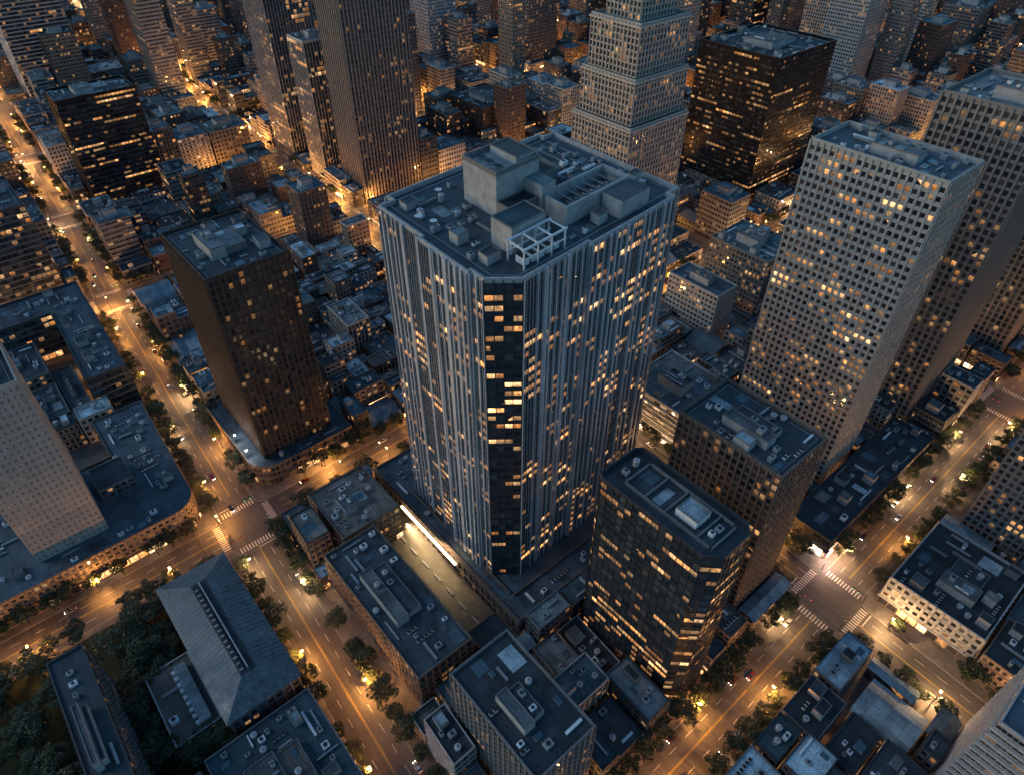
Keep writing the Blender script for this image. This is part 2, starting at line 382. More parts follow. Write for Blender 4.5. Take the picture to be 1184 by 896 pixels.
mb.box(HF,40,46.5,24,32.9,HZ,HZ+10,'concrete','roof_pale')
volume(mb,HF,27,39.9,26,32.9,HZ,HZ+5.5,'trim_mid','roof_tar',.5,.3)
volume(mb,HF,47.1,60,36,50,HZ,HZ+5.2,'trim_mid','roof_slate',.8,.4)
for i in range(3): mb.cyl(HF,32,37.5+i*4.6,1.5,HZ+14.01,HZ+14.9,'unit_grey','unit_dark',12)
for (a,b,c,d) in ((41,74,13,14),(41,74,25.2,26.0),(73.1,74,14.05,25.15),(41,41.8,14.05,23.9)):
    mb.box(HF,a,b,c,d,HZ,HZ+6.5,'concrete')
for i in range(7): mb.box(HF,44+i*4.1,46.6+i*4.1,16,23,HZ+.3,HZ+3.2,'unit_grey','unit_dark'); mb.cyl(HF,45.3+i*4.1,19.5,1.1,HZ+3.2,HZ+3.7,'unit_white','unit_dark',10)
for i in range(8): mb.box(HF,43+i*4.1,43.25+i*4.1,14.02,25.1,HZ+5.3,HZ+5.6,'steel',None,True)
mb.box(HF,58,73,3,12,HZ,HZ+6.2,'concrete','roof_gravel')
volume(mb,HF,16,31,13,23,HZ,HZ+8.5,'concrete','roof_teal',.5,.4,40,40)
for x in (13,19,25,31): 
    for y in (4,11.5):
        mb.box(HF,x,x+.45,y,y+.45,HZ,HZ+6.4,'unit_white')
for y in (3.9,11.4):
    mb.box(HF,12.5,32,y,y+.6,HZ+6.42,HZ+7,'unit_white',None,True); mb.box(HF,12.6,31.9,y+.1,y+.4,HZ+3.2,HZ+3.55,'unit_white',None,True)
for x in (13,19,25,31): mb.box(HF,x,x+.4,4.55,11.35,HZ+6.45,HZ+6.95,'unit_white',None,True)
for i in range(5): mb.box(HF,14.5+i*3.3,16.8+i*3.3,5.5,9.5,HZ+.3,HZ+2.6+.1*i,'unit_white','unit_dark')
rr=random.Random(5)
clutter(mb,HF,4,26,24,64,HZ,70,rr); clutter(mb,HF,61,86,29,64,HZ,60,rr); clutter(mb,HF,27,60,53,67,HZ,40,rr); clutter(mb,HF,34,56,3,12,HZ,16,rr); clutter(mb,HF,76,87,3,27,HZ,16,rr); clutter(mb,HF,3,13,13,23,HZ,8,rr)
pi=[HF(*p) for p in ((4,9),(10,3.2),(86,3.2),(86,66),(4,66))]
po=offset(pi,.3)
for i in range(5):
    j=(i+1)%5; a,b,c,e=pi[i],pi[j],po[i],po[j]
    mb.face([(c[0],c[1],HZ+.6),(e[0],e[1],HZ+.6),(b[0],b[1],HZ+.6),(a[0],a[1],HZ+.6)],'steel')
for i in range(6): mb.box(HF,62+i*4,62.2+i*4,28.2,64,HZ+.15,HZ+.5,'steel',None,True)
for x,y in ((8,44),(6,50),(22,60)):
    mb.cyl(HF,x,y,.15,HZ,HZ+1.4,'steel'); mb.cyl(HF,x,y,.3,HZ+1.4,HZ+2.0,'unit_white',None,12,1.3)
mb.done()
# podium
pod=rect(95,199,107,214)
reserve(pod)
mb=MB('tower_podium',(95,107)); facade(mb,pod,.15,12,'tan_mid',4,4); verticals(mb,pod,.15,12.2,4,.7,.45,'trim_tan')
band(mb,pod,.9,5.2,5.8,'trim_tan'); band(mb,pod,.6,11.2,12.0,'trim_tan')
roof(mb,pod,12,1.1,.6,'trim_tan','roof_slate')
Fp,lx,ly=frame(pod); rr=random.Random(8)
clutter(mb,Fp,1.5,5,5,100,12,14,rr,False); clutter(mb,Fp,8,100,2,9,12,16,rr,False); clutter(mb,Fp,5,100,90,105,12,60,rr)
mb.box(Fp,6,90,10,10.6,12,13.4,'trim_tan'); mb.box(Fp,5.2,5.8,12,84,12,13.4,'trim_tan')
mb.box(Fp,14,40,-6,-1,5.9,6.5,'trim_light','roof_slate',True)
mb.box(Fp,15,39,-1.35,-.95,.6,5.0,'white_glow')
mb.box(Fp,-2.0,-1.0,40,82,8.2,9.0,'strip_glow',None,True)
for i in range(6): mb.box(Fp,15+i*4.5,15.3+i*4.5,-5.6,-5.3,.15,5.9,'steel')
mb.done()
reserve(rect(73,95,104,214),0)
mb=MB('courtyard_paving',(84,140)); mb.face([(78,112,.17),(93,112,.17),(93,205,.17),(78,205,.17)],'court_paving')
I=lambda x,y:(x,y)
for i in range(9): mb.box(I,86,86.8,122+i*9,127+i*9,.17,.65,'concrete')
mb.box(I,79,80.2,120,196,.17,.7,'concrete'); mb.done()
mb=MB('courtyard_gallery',(76,140)); c=rect(73.6,77.5,112,178)
facade(mb,c,.15,8.5,'tan_mid',3.5,4.1); verticals(mb,c,.15,8.6,3.5,.5,.3,'trim_tan'); roof(mb,c,8.5,.5,.3,'trim_tan','roof_slate'); mb.done()
mb=MB('courtyard_canopy',(84,110)); c=rect(78,93,104,119)
facade(mb,c,.15,7,'tan_mid',3.5,3.5); roof(mb,c,7,.5,.3,'trim_tan','roof_slate'); mb.done()
# ---------------------------------------------------------------- other key buildings
tower('brown_office_tower',rect(58,94,255,305),113,'brown_grid',2.6,3.5,.75,.55,'trim_brown',.7,.3,'trim_brown','roof_tar',1.6,z0=12,nclut=24,seed=3)
def arcpoly(x0,x1,y0,y1,r,corner,n=8):
    cs={'ll':(x0+r,y0+r,math.pi),'lr':(x1-r,y0+r,1.5*math.pi),'ur':(x1-r,y1-r,0),'ul':(x0+r,y1-r,.5*math.pi)}
    base=[('ll',(x0,y0)),('lr',(x1,y0)),('ur',(x1,y1)),('ul',(x0,y1))]; out=[]
    for k,p in base:
        if k==corner:
            cx,cy,a=cs[k]
            for i in range(n+1): out.append((cx+r*math.cos(a+i*math.pi/2/n),cy+r*math.sin(a+i*math.pi/2/n)))
        else: out.append(p)
    return out
def bp(mb,F,a,b):
    rr=random.Random(6); clutter(mb,I,60,100,249,254,11.9,10,rr,False); clutter(mb,I,96,101,256,310,11.9,10,rr,False)
tower('rounded_podium',arcpoly(50,102,247,312,11,'ll'),11.9,'tan_mid',3,4,.4,.3,'trim_tan',.7,.5,'trim_tan','roof_slate',.9,nclut=0,shop=True,extra=bp)
gp=[(122.5,48.5),(135,48.5),(138,51.5),(138,93),(135.5,95),(119,95),(117.5,93),(118,53)]
def gx(mb,F,a,b):
    F=lambda x,y:(119+x,49+y); rr=random.Random(2)
    volume(mb,F,6,13,12,20,92,95,'unit_white','roof_pale',.3,.3)
    for y in (4,9.5,22,30,38): mb.box(F,3.6,15.4,y,y+.5,92,93.1,'trim_mid')
    mb.box(F,3,3.5,5,38,92,93.3,'trim_mid'); mb.box(F,15.5,16,5.1,37.9,92,93.2,'trim_mid')
    clutter(mb,F,4,15,23,29,92,12,rr,False); clutter(mb,F,4,15,31,38,92,12,rr,False); clutter(mb,F,4,15,39,44,92,8,rr,False); clutter(mb,F,5,14,5,9,92,6,rr,False)
tower('chamfered_glass_tower',gp,92,'front_glass',2.6,3.6,.12,.25,'fin_dark',.3,.14,'fin_dark','roof_slate',1.8,shop=False,extra=gx)
tower('tan_office_tower',rect(164,192,56,98),90,'tan_mid',2.7,3.5,.7,.45,'trim_tan',.6,.25,'trim_tan','roof_slate',1.4,nclut=30,seed=9)
tower('corner_office_block',rect(52,75.5,50,91),50,'grey_grid',2.4,3.4,.6,.4,'trim_mid',.6,.22,'trim_mid','roof_tar',1.4,nclut=26,seed=4)
tower('white_grid_tower',rect(260,288,72,125),157,'white_grid',2.75,3.55,.8,.6,'trim_white',.85,.42,'trim_white','roof_slate',2.0,nclut=24,seed=6)
tower('long_office_block',rect(49,73,108,176),24,'tan_mid',3,3.6,.5,.35,'trim_tan',.6,.25,'trim_tan','roof_slate',1.0,nclut=40,seed=14,shop=True)
tower('flat_roof_annex',rect(60,88,180,212),21,'fill_beige',3.2,3.6,.4,.3,'trim_tan',.5,.3,'trim_tan','roof_tan',1.1,nclut=18,seed=12,shop=True)
tower('grey_ribbed_tower',rect(328,375,65,108),165,'grey_grid',3,3.6,.9,.7,'rib_stone',.7,.3,'rib_stone','roof_gravel',2.0,nclut=16,seed=16)
tower('slim_grey_tower',rect(425,465,55,95),135,'rib_tower',3,3.6,.7,.6,'rib_stone',.6,.3,'rib_stone','roof_slate',2.0,seed=17)
tower('dark_slab_tower',rect(283,322,-30,15),112,'grey_grid',2.8,3.5,.6,.45,'trim_mid',.6,.25,'trim_mid','roof_tar',2.0,seed=18)
tower('black_glass_tower',rect(485,562,273,343),114,'black_glass',3.2,3.9,.25,.3,'black_frame',.5,.16,'black_frame','roof_tar',2.4,seed=19,nclut=40)
mb=MB('stepped_stone_tower',(335,278))
pl=rect(334,390,277,328); reserve(pl)
for (ins,z0,z1) in ((0,.15,100),(3,101.2,128),(5.5,129.2,158),(12,158.1,172)):
    q=offset(pl,-ins); f,nf=facade(mb,q,z0,z1,'pale_stone',3,3.7); verticals(mb,q,z0,z1+.5,3,.8,.6,'trim_white'); bands(mb,q,z0,z1,nf,.28,.6,'trim_white')
    band(mb,q,1.0,z1-1.6,z1-.4,'trim_white'); roof(mb,q,z1,1.2,.5,'trim_white','roof_gravel')
F,lx,ly=frame(offset(pl,-15)); clutter(mb,F,0,lx,0,ly,172,10,random.Random(4)); mb.done()
tower('ribbed_stone_tower',rect(254,309,484,518),182,'rib_tower',3,3.7,1.1,.9,'rib_stone',.5,.3,'fin_dark','roof_slate',2,seed=21)
tower('curtain_wall_tower',rect(250,292,604,645),175,'blue_curtain',2.8,3.7,.25,.4,'fin_metal',.4,.15,'fin_dark','roof_slate',2,seed=22)
tower('slim_curtain_tower',rect(251,284,545,572),112,'blue_curtain',2.8,3.7,.3,.4,'fin_metal',.4,.15,'fin_dark','roof_slate',2,seed=23)
tower('dark_office_tower',rect(80,137,614,648),86,'black_glass',3,3.7,.3,.3,'black_frame',.9,.2,'trim_dark','roof_tar',2,seed=24,nclut=24)
tower('office_block',rect(-30,25,486,540),70,'fill_dark',3,3.6,.3,.3,'trim_dark',.6,.25,'trim_mid','roof_tar',1.4,seed=25)
tower('striped_hotel_tower',rect(102,165,930,985),112,'lit_floors',3,3.7,0,0,'trim_light',1.0,.6,'trim_light','roof_slate',1.4,seed=26,skip={0:'fill_dark',1:'fill_dark',2:'fill_dark'})
tower('pale_office_tower',rect(500,540,736,772),98,'fill_white',3,3.6,.9,.5,'trim_light',0,0,None,'roof_gravel',2,seed=27)
tower('grey_office_tower',rect(580,625,650,692),84,'rib_tower',3,3.6,.6,.5,'rib_stone',.6,.3,'rib_stone','roof_gravel',2,seed=28)
tower('dark_glass_tower',rect(640,700,560,610),92,'black_glass',3,3.6,.25,.3,'black_frame',.5,.2,'black_frame','roof_tar',2,seed=29)
tower('brick_hotel',rect(392,440,500,556),42,'fill_brick',3,3.5,.4,.3,'trim_brown',.5,.3,'trim_brown','roof_tar',1.2,seed=30,shop=True)
tower('brick_hotel_tower',rect(404,426,480,498),62,'fill_brick',2.6,3.5,.5,.4,'trim_tan',.5,.25,'trim_tan','roof_tar',1.2,seed=31)
tower('pale_apartment_tower',rect(790,832,360,402),98,'fill_white',3,3.6,.7,.5,'trim_light',.5,.3,'trim_light','roof_gravel',2,seed=32)
tower('pale_apartment_tower',rect(850,885,430,462),84,'fill_beige',3,3.6,.7,.5,'trim_light',.5,.3,'trim_light','roof_gravel',2,seed=33)
tower('grid_office_block',rect(1020,1110,330,372),62,'fill_concrete',3.4,3.6,.7,.5,'trim_mid',.5,.3,'trim_mid','roof_slate',2,seed=34)
tower('apartment_block',rect(308,327,176,212),38,'fill_white',2.8,3.4,.3,.2,'trim_light',.4,.2,'trim_light','roof_slate',1,seed=35,skip={0:'slab_blank'})
tower('grid_office_block',rect(357,392,176,219),42,'grey_grid',2.8,3.5,.5,.3,'trim_mid',.5,.25,'trim_mid','roof_teal',1.2,seed=36)
tower('parking_garage',rect(224,262,130,170),26,'lit_floors',4,3.4,0,0,'trim_light',1.0,.7,'trim_light','roof_gravel',1.0,seed=37,shop=True,nclut=20)
def mk(mb,F,lx,ly):
    mb.box(F,1.5,8,-.9,-.3,1,6,'pink_glow',None,True); mb.box(F,-.9,-.3,1.5,9,1.2,5.5,'white_glow',None,True)
tower('market_hall',rect(224,322,47,68),12,'fill_dark',4,4,.3,.3,'trim_dark',.4,.5,'trim_dark','roof_tar',.9,seed=38,shop=True,pent=False,nclut=70,extra=mk)
tower('slab_apartment_tower',rect(-42,-14,258,300),99,'slab_blank',2.2,3.2,.3,.18,'trim_white',.4,.12,'trim_white','roof_tar',1.6,seed=39,skip={1:'grey_grid',3:'grey_grid'},z0=15)
Lp=[(-95,246),(11,246)]+[(11+11*math.sin(i*math.pi/16),257-11*math.cos(i*math.pi/16)) for i in range(1,9)]+[(25,334),(0,334),(0,302),(-95,302)]
def lx_(mb,F,a,b):
    rr=random.Random(3)
    clutter(mb,I,5,20,264,300,15,60,rr); clutter(mb,I,-12,4,293,301,15,16,rr); clutter(mb,I,2,22,303,332,15,36,rr); clutter(mb,I,-90,-45,250,300,15,60,rr); clutter(mb,I,-40,8,248,256,15,16,rr)
    volume(mb,I,-11,4,275,292,15,21,'fill_grey','roof_tar')
tower('perimeter_block',Lp,15,'fill_beige',2.8,3.4,.5,.3,'trim_tan',.5,.35,'trim_tan','roof_slate',1.0,shop=True,extra=lx_)
Up=[(7,350),(27,350),(30,456),(-70,456),(-70,428),(9,428)]
def ux(mb,F,a,b):
    rr=random.Random(13)
    clutter(mb,I,9,26,352,427,28,50,rr); clutter(mb,I,-60,28,430,454,28,60,rr)
tower('courtyard_office_block',Up,28,'fill_dark',3,3.6,.3,.3,'trim_dark',.5,.3,'trim_mid','roof_slate',1.4,shop=True,extra=ux)
for (a,b,c,d,h,st,se) in ((-32,-6,352,384,12,'fill_grey',61),(-5,5,352,400,9,'fill_concrete',62),(-34,-6,388,424,17,'fill_beige',63),(-60,-36,352,420,14,'fill_dark',64)):
    tower('low_rise_building',rect(a,b,c,d),h,st,3,3.5,.3,.3,'trim_mid',.4,.25,'trim_mid','roof_slate',.9,res=False,seed=se,nclut=24)
reserve(rect(-60,21,95,220),0)
mb=MB('metal_roof_hall',(-8,142))
q=rect(-8,18,142,210); facade(mb,q,.15,17,'fill_grey',3.2,3.6); verticals(mb,q,.15,17,3.2,.4,.3,'trim_mid')
o1=offset(q,1.2); a,b,c,d=o1
P=lambda p,z:(p[0],p[1],z)
mb.face([P(d,17),P(c,17),P(b,17),P(a,17)],'trim_mid')
mb.face([P(a,17.05),P(b,17.05),(8,152,21),(2,152,21)],'roof_metal'); mb.face([P(b,17.05),P(c,17.05),(8,200,21),(8,152,21)],'roof_metal')
mb.face([P(c,17.05),P(d,17.05),(2,200,21),(8,200,21)],'roof_metal'); mb.face([P(d,17.05),P(a,17.05),(2,152,21),(2,200,21)],'roof_metal')
mb.face([(2,152,21),(8,152,21),(8,200,21),(2,200,21)],'roof_slate')
def seam(p,q):
    L=math.hypot(q[0]-p[0],q[1]-p[1]); tx,ty=(q[1]-p[1])/L*.07,-(q[0]-p[0])/L*.07
    mb.hull([(p[0]-tx,p[1]-ty,p[2]),(p[0]+tx,p[1]+ty,p[2]),(q[0]+tx,q[1]+ty,q[2]),(q[0]-tx,q[1]-ty,q[2])],[(p[0]-tx,p[1]-ty,p[2]+.12),(p[0]+tx,p[1]+ty,p[2]+.12),(q[0]+tx,q[1]+ty,q[2]+.12),(q[0]-tx,q[1]-ty,q[2]+.12)],'unit_grey')
for i in range(24):
    y=153+i*2; seam((19.1,y,17.06),(8.1,y,21.0)); seam((-9.1,y,17.06),(1.9,y,21.0))
for i in range(16): mb.box(I,2.5,4,154+i*2.8,156+i*2.8,21.05,22.4,'unit_white','unit_dark')
mb.box(I,5,5.5,153,199,21.05,22.8,'trim_light'); mb.done()
def th(mb,F,lx,ly):
    mb.box(F,10,14,3,28,8.02,11.5,'unit_white','roof_pale'); 
    for i in range(9): mb.box(F,8.6-.0,9.9,3+i*2.8,4.4+i*2.8,8.02,9.2+i*.25,'unit_white')
tower('terrace_hall',rect(-26,-9.5,150,183),8,'fill_white',3,3.6,.3,.3,'trim_light',.4,.4,'trim_light','roof_tan',.8,res=False,seed=41,pent=False,nclut=3,extra=th)
tower('narrow_office_block',rect(-47,-35.5,124,190),35,'fill_dark',2.6,3.4,.4,.3,'trim_dark',.5,.3,'trim_mid','roof_slate',1,res=False,seed=42)
tower('shed_roof_offices',rect(-20,19,96,138),11,'fill_grey',3,3.6,.3,.3,'trim_mid',.5,.3,'trim_mid','roof_teal',.9,res=False,seed=43,nclut=80)
tower('low_shop_block',rect(-33,-22,98,134),14,'fill_brick',3,3.6,.3,.3,'trim_mid',.5,.3,'trim_mid','roof_tar',.9,res=False,seed=44)
tower('corner_retail_block',rect(222,266,-16,21),17,'fill_white',3,3.6,.5,.35,'trim_light',.5,.35,'trim_light','roof_tar',1.1,seed=45,shop=True,nclut=36)
tower('louvred_slab_tower',rect(160,193,-74,-26),60,'fill_strip',3,3.3,0,0,'trim_light',1.1,.6,'trim_light','roof_slate',1.2,seed=46)
reserve(rect(-104,24,100,220),0)
mb=MB('vaulted_shed',(165,0)); q=rect(166,184,-16,4); facade(mb,q,.15,7,'fill_white',3,3.5); reserve(q)
n=8; pr=[(-.3+18.6*i/n, 7+3*math.sin(math.pi*i/n)) for i in range(n+1)]
for i in range(n):
    (x0,z0),(x1,z1)=pr[i],pr[i+1]; mb.face([(166+x0,-16.4,z0),(166+x1,-16.4,z1),(166+x1,4.4,z1),(166+x0,4.4,z0)],'roof_pale')
    mb.face([(166+x0,4.4,7),(166+x1,4.4,7),(166+x1,4.4,z1),(166+x0,4.4,z0)],'trim_light'); mb.face([(166+x0,-16.4,7),(166+x1,-16.4,7),(166+x1,-16.4,z1),(166+x0,-16.4,z0)],'trim_light')
mb.done()
# ---------------------------------------------------------------- streets, blocks
SS=[-120,24,205,395,520,655,800,950,1110,1280,1450]
TT=[-120,34,233,470,615,770,925,1090,1260,1430,1600]
RH=8.5; BH=12.5
m=MB('ground'); m.face([(-2500,-2500,0),(4000,-2500,0),(4000,4000,0),(-2500,4000,0)],'earth'); m.done()
m=MB('road_surface'); m.face([(-400,-400,.02),(1900,-400,.02),(1900,1900,.02),(-400,1900,.02)],'asphalt'); m.done()
mbk=MB('pavement')
def rounded(a0,a1,y0,y1,r=5,n=4):
    out=[]
    for cx,cy,s in ((a0+r,y0+r,math.pi),(a1-r,y0+r,1.5*math.pi),(a1-r,y1-r,0),(a0+r,y1-r,.5*math.pi)):
        for i in range(n+1):
            t=s+i*math.pi/2/n; out.append(W(cx+r*math.cos(t),cy+r*math.sin(t)))
    return out
def blockslab(a0,a1,y0,y1):
    o=rounded(a0,a1,y0,y1); i_=offset(o,-.3); n=len(o)
    for k in range(n):
        j=(k+1)%n
        mbk.face([(o[k][0],o[k][1],.02),(o[j][0],o[j][1],.02),(o[j][0],o[j][1],.15),(o[k][0],o[k][1],.15)],'kerb_stone')
        mbk.face([(o[k][0],o[k][1],.15),(o[j][0],o[j][1],.15),(i_[j][0],i_[j][1],.15),(i_[k][0],i_[k][1],.15)],'kerb_stone')
    mbk.face([(p[0],p[1],.15) for p in i_],'pavement')
lots=[]
def split(a0,a1,y0,y1,mx,mn):
    w,d=a1-a0,y1-y0
    if (w>mx or d>mx) or (max(w,d)>mn*1.7 and R.random()<.6):
        k=R.uniform(.38,.62)
        if w>d:
            m=a0+w*k; split(a0,m,y0,y1,mx,mn); split(m,a1,y0,y1,mx,mn)
        else:
            m=y0+d*k; split(a0,a1,y0,m,mx,mn); split(a0,a1,m,y1,mx,mn)
    else: lots.append((a0,a1,y0,y1))
blocks=[(SS[i],SS[i+1],TT[j],TT[j+1]) for i in range(len(SS)-1) for j in range(len(TT)-1)]
blocks+= [(SS[0]-200,SS[0],TT[j],TT[j+1]) for j in range(2,6)]
for (a0,a1,y0,y1) in blocks:
    blockslab(a0+RH,a1-RH,y0+RH,y1-RH)
    cx,cy=W((a0+a1)/2,(y0+y1)/2); u,v,d=proj(cx,cy,0)
    if d<5 or d>1900: continue
    near=d<520
    split(a0+BH,a1-BH,y0+BH,y1-BH,30 if near else 40,14 if near else 20)
mbk.done()
def clip(l):
    for _ in range(3):
        for r in RES:
            a0,a1,y0,y1=l
            if a0<r[1] and a1>r[0] and y0<r[3] and y1>r[2]:
                c=[(a0,r[0],y0,y1),(r[1],a1,y0,y1),(a0,a1,y0,r[2]),(a0,a1,r[3],y1)]
                c=[q for q in c if q[1]-q[0]>6 and q[3]-q[2]>6]
                if not c: return None
                l=max(c,key=lambda q:(q[1]-q[0])*(q[3]-q[2]))
    return l
cnt=0
for l in lots:
    l=clip(l)
    if not l: continue
    a0,a1,y0,y1=l
    g=R.uniform(.2,1.4); a0+=g; a1-=R.uniform(.2,1.2); y0+=R.uniform(.2,1.2); y1-=g
    w,d=a1-a0,y1-y0
    if w<5 or d<5: continue
    cx,cy=W((a0+a1)/2,(y0+y1)/2); u,v,dep=proj(cx,cy,10)
    if u<-220 or u>1400 or v<-90 or v>1150: continue
    k=R.random(); far=dep>600
    h=R.uniform(7,17) if k<.65 else R.uniform(14,28)
    if far and R.random()<.4: h=R.uniform(18,40)
    if cx+cy>560 and k>.88: h=R.uniform(25,50)
    if dep>720 and k>.86: h=R.uniform(50,115)
    if w*d<140: h=min(h,18)
    if min(w,d)<12 : h=min(h,30)
    tall=h>30
    name='office_tower' if tall else ('mid_rise_building' if h>17 else 'low_rise_building')
    poly=[W(a0,y0),W(a1,y0),W(a1,y1),W(a0,y1)]
    mb=MB(name,poly[0]); F,lx,ly=frame(poly)
    sty=R.choice(F_STY); rm=R.choices(R_STY,[4,4,2.4,2.5,1.2,2.2])[0]; bay=R.uniform(2.4,3.8); fl=R.uniform(3.2,3.8)
    tr=R.choice(['trim_mid','trim_light','trim_tan','trim_dark'])
    shop=R.random()<.65
    z=.15
    if not tall and R.random()<.10 and dep<700:
        z1=h*.6; facade(mb,poly,z,z1,sty,bay,fl); o=offset(poly,.5); zr=z1+min(lx,ly)*.2
        if lx>ly: A,B=((o[0][0]+o[3][0])/2,(o[0][1]+o[3][1])/2),((o[1][0]+o[2][0])/2,(o[1][1]+o[2][1])/2); order=[(0,1,B,A),(2,3,A,B)]; ends=[(3,0,A),(1,2,B)]
        else: A,B=((o[0][0]+o[1][0])/2,(o[0][1]+o[1][1])/2),((o[2][0]+o[3][0])/2,(o[2][1]+o[3][1])/2); order=[(1,2,B,A),(3,0,A,B)]; ends=[(0,1,A),(2,3,B)]
        for (i,j,p,q) in order: mb.face([(*o[i],z1),(*o[j],z1),(*p,zr),(*q,zr)],'roof_metal')
        for (i,j,p) in ends: mb.face([(*o[i],z1),(*o[j],z1),(*p,zr)],tr)
        mb.done(); cnt+=1; continue
    if shop:
        facade(mb,poly,z,4.3,'shopfront',3.6,4.3,R.randint(0,40)); band(mb,poly,.5,4.3,4.6,tr); z=4.6
    if R.random()<.5 and min(w,d)>11 and not tall:
        k=R.uniform(.35,.65); h2=max(5.5,h-R.uniform(3,8))
        if w>d: p1=[F(0,0),F(lx*k,0),F(lx*k,ly),F(0,ly)]; p2=[F(lx*k,0),F(lx,0),F(lx,ly),F(lx*k,ly)]
        else: p1=[F(0,0),F(lx,0),F(lx,ly*k),F(0,ly*k)]; p2=[F(0,ly*k),F(lx,ly*k),F(lx,ly),F(0,ly)]
        parts=[(p1,h),(p2,h2)] if R.random()<.5 else [(p1,h2),(p2,h)]
        if parts[0][1]!=parts[1][1]:
            hi=0 if parts[0][1]>parts[1][1] else 1
            parts[1-hi]=(offset(parts[1-hi][0],-.02),parts[1-hi][1])
    else: parts=[(poly,h)]
    for pl,hh in parts:
        f_,nf=facade(mb,pl,z,hh,sty,bay,fl,R.randint(0,60))
        if dep<650 or tall:
            s=R.random()
            if s<.45: bands(mb,pl,z,hh,nf,.22,.45,tr)
            if s>.3 and (dep<450 or tall): verticals(mb,pl,z,hh,bay,.4,.28,tr)
        roof(mb,pl,hh,R.uniform(.5,1.2),.35,tr,rm if R.random()<.7 else R.choice(R_STY))
        F2,ax,ay=frame(pl)
        den=(15 if dep<450 else 28 if dep<700 else 80)
        clutter(mb,F2,.8,ax-.8,.8,ay-.8,hh,max(3,int(ax*ay/den)),R)
        if tall: volume(mb,F2,ax*.3,ax*.7,ay*.3,ay*.7,hh+.01,hh+5,'concrete','roof_gravel')
    mb.done(); cnt+=1
print('FILL',cnt)
# ---------------------------------------------------------------- markings
mk=MB('road_markings'); ZM=.026
def mq(a0,a1,y0,y1,m='road_paint'):
    p=[W(a0,y0),W(a1,y0),W(a1,y1),W(a0,y1)]; mk.face([(x,y,ZM) for x,y in p],m)
def near_cross(v,L): return any(abs(v-t)<16 for t in L)
for s in SS[1:5]:
    for k in range(0,1300,1):
        y=-60+k*9
        if y>1250: break
        if near_cross(y+2,TT): continue
        for o in (-4.2,4.2): mq(s+o-.08,s+o+.08,y,y+4)
        mq(s-.28,s-.14,y,y+9,'paint_yellow'); mq(s+.14,s+.28,y,y+9,'paint_yellow')
for t in TT[1:5]:
    for k in range(0,200):
        a=-120+k*9
        if a>900: break
        if near_cross(a+2,SS): continue
        for o in (-4.2,4.2): mq(a,a+4,t+o-.08,t+o+.08)
        mq(a,a+9,t-.28,t-.14,'paint_yellow'); mq(a,a+9,t+.14,t+.28,'paint_yellow')
for s in SS[1:5]:
    for t in TT[1:6]:
        for sg in (-1,1):
            for i in range(12):
                o=-7.6+i*1.35
                mq(s+o,s+o+.6,t+sg*12.2-1.6,t+sg*12.2+1.6)
                mq(s+sg*12.2-1.6,s+sg*12.2+1.6,t+o,t+o+.6)
            mq(s-8 if sg<0 else s+.4,s-.4 if sg<0 else s+8,t-sg*15.2-.2+0,t-sg*15.2+.2)
mk.done()
# ---------------------------------------------------------------- lamps
lm=MB('street_lamp')
lm.cyl(I,0,0,.16,.15,8.2,'lamp_metal',None,6,.08); lm.cyl(I,0,0,.28,.15,.7,'lamp_metal',None,8)
lm.box(I,-.05,1.5,-.05,.05,8.1,8.22,'lamp_metal',None,True)
lm.box(I,1.5,2.6,-.2,.2,8.3,8.42,'lamp_metal',None,True); lm.hull([(1.65,-.2,7.98),(2.45,-.2,7.98),(2.45,.2,7.98),(1.65,.2,7.98)],[(1.45,-.34,8.29),(2.7,-.34,8.29),(2.7,.34,8.29),(1.45,.34,8.29)],'bulb_glow',None,True)
lme=lm.done(data_only=True)
nl=0
def bulb(par,loc,col,p,r=.35):
    global nl
    L=bpy.data.lights.new('bulb','POINT'); L.energy=p; L.color=col; L.shadow_soft_size=r
    o=bpy.data.objects.new('bulb',L); scene.collection.objects.link(o); o.parent=par; o.location=loc; nl+=1
def lamp(x,y,ang,p,col):
    u,v,d=proj(x,y,6)
    if u<-90 or u>1270 or v<-40 or v>1000: return
    o=bpy.data.objects.new('street_lamp',lme); scene.collection.objects.link(o); o.location=(x,y,0); o.rotation_euler=(0,0,ang)
    bulb(o,(2.05,0,7.6),col,p)
OR=(1,.40,.09)
def colr(): return OR if R.random()<.75 else (1,.56,.24)
for s in SS[1:]:
    main=s in(24,205)
    sp=27 if main else 70
    y=TT[0]; k=0
    while y<1500:
        if not near_cross(y,[t+6 for t in TT]) or not main:
            sd=1 if k%2 else -1
            x,yy=W(s+sd*9.1,y)
            lamp(x,yy,math.pi if sd>0 else 0,R.uniform(9000,21000)*(1 if main else 1.8)*(2.0 if (s==205 and y>480) else 1),colr())
        y+=sp*R.uniform(.9,1.1); k+=1
for t in TT[1:]:
    main=t in(34,233); sp=27 if main else 70
    a=SS[0]; k=0
    while a<1500:
        if not near_cross(a,[s+6 for s in SS]) or not main:
            sd=1 if k%2 else -1
            x,yy=W(a,t+sd*9.1); lamp(x,yy,-math.pi/2 if sd>0 else math.pi/2,R.uniform(9000,21000)*(1 if main else 1.8),colr())
        a+=sp*R.uniform(.9,1.1); k+=1
def area(name,loc,sx,sy,p,col,rot):
    L=bpy.data.lights.new(name,'AREA'); L.shape='RECTANGLE'; L.size=sx; L.size_y=sy; L.energy=p; L.color=col
    o=bpy.data.objects.new(name,L); o.location=loc; o.rotation_euler=rot; scene.collection.objects.link(o)
area('gallery_strip_lamp',(92.6,168,8.1),42,.5,9000,(1,.66,.34),(0,math.radians(25),math.pi/2))
area('entrance_canopy_lamp',(122,103.5,5.7),20,4,9000,(1,.7,.42),(0,0,0))
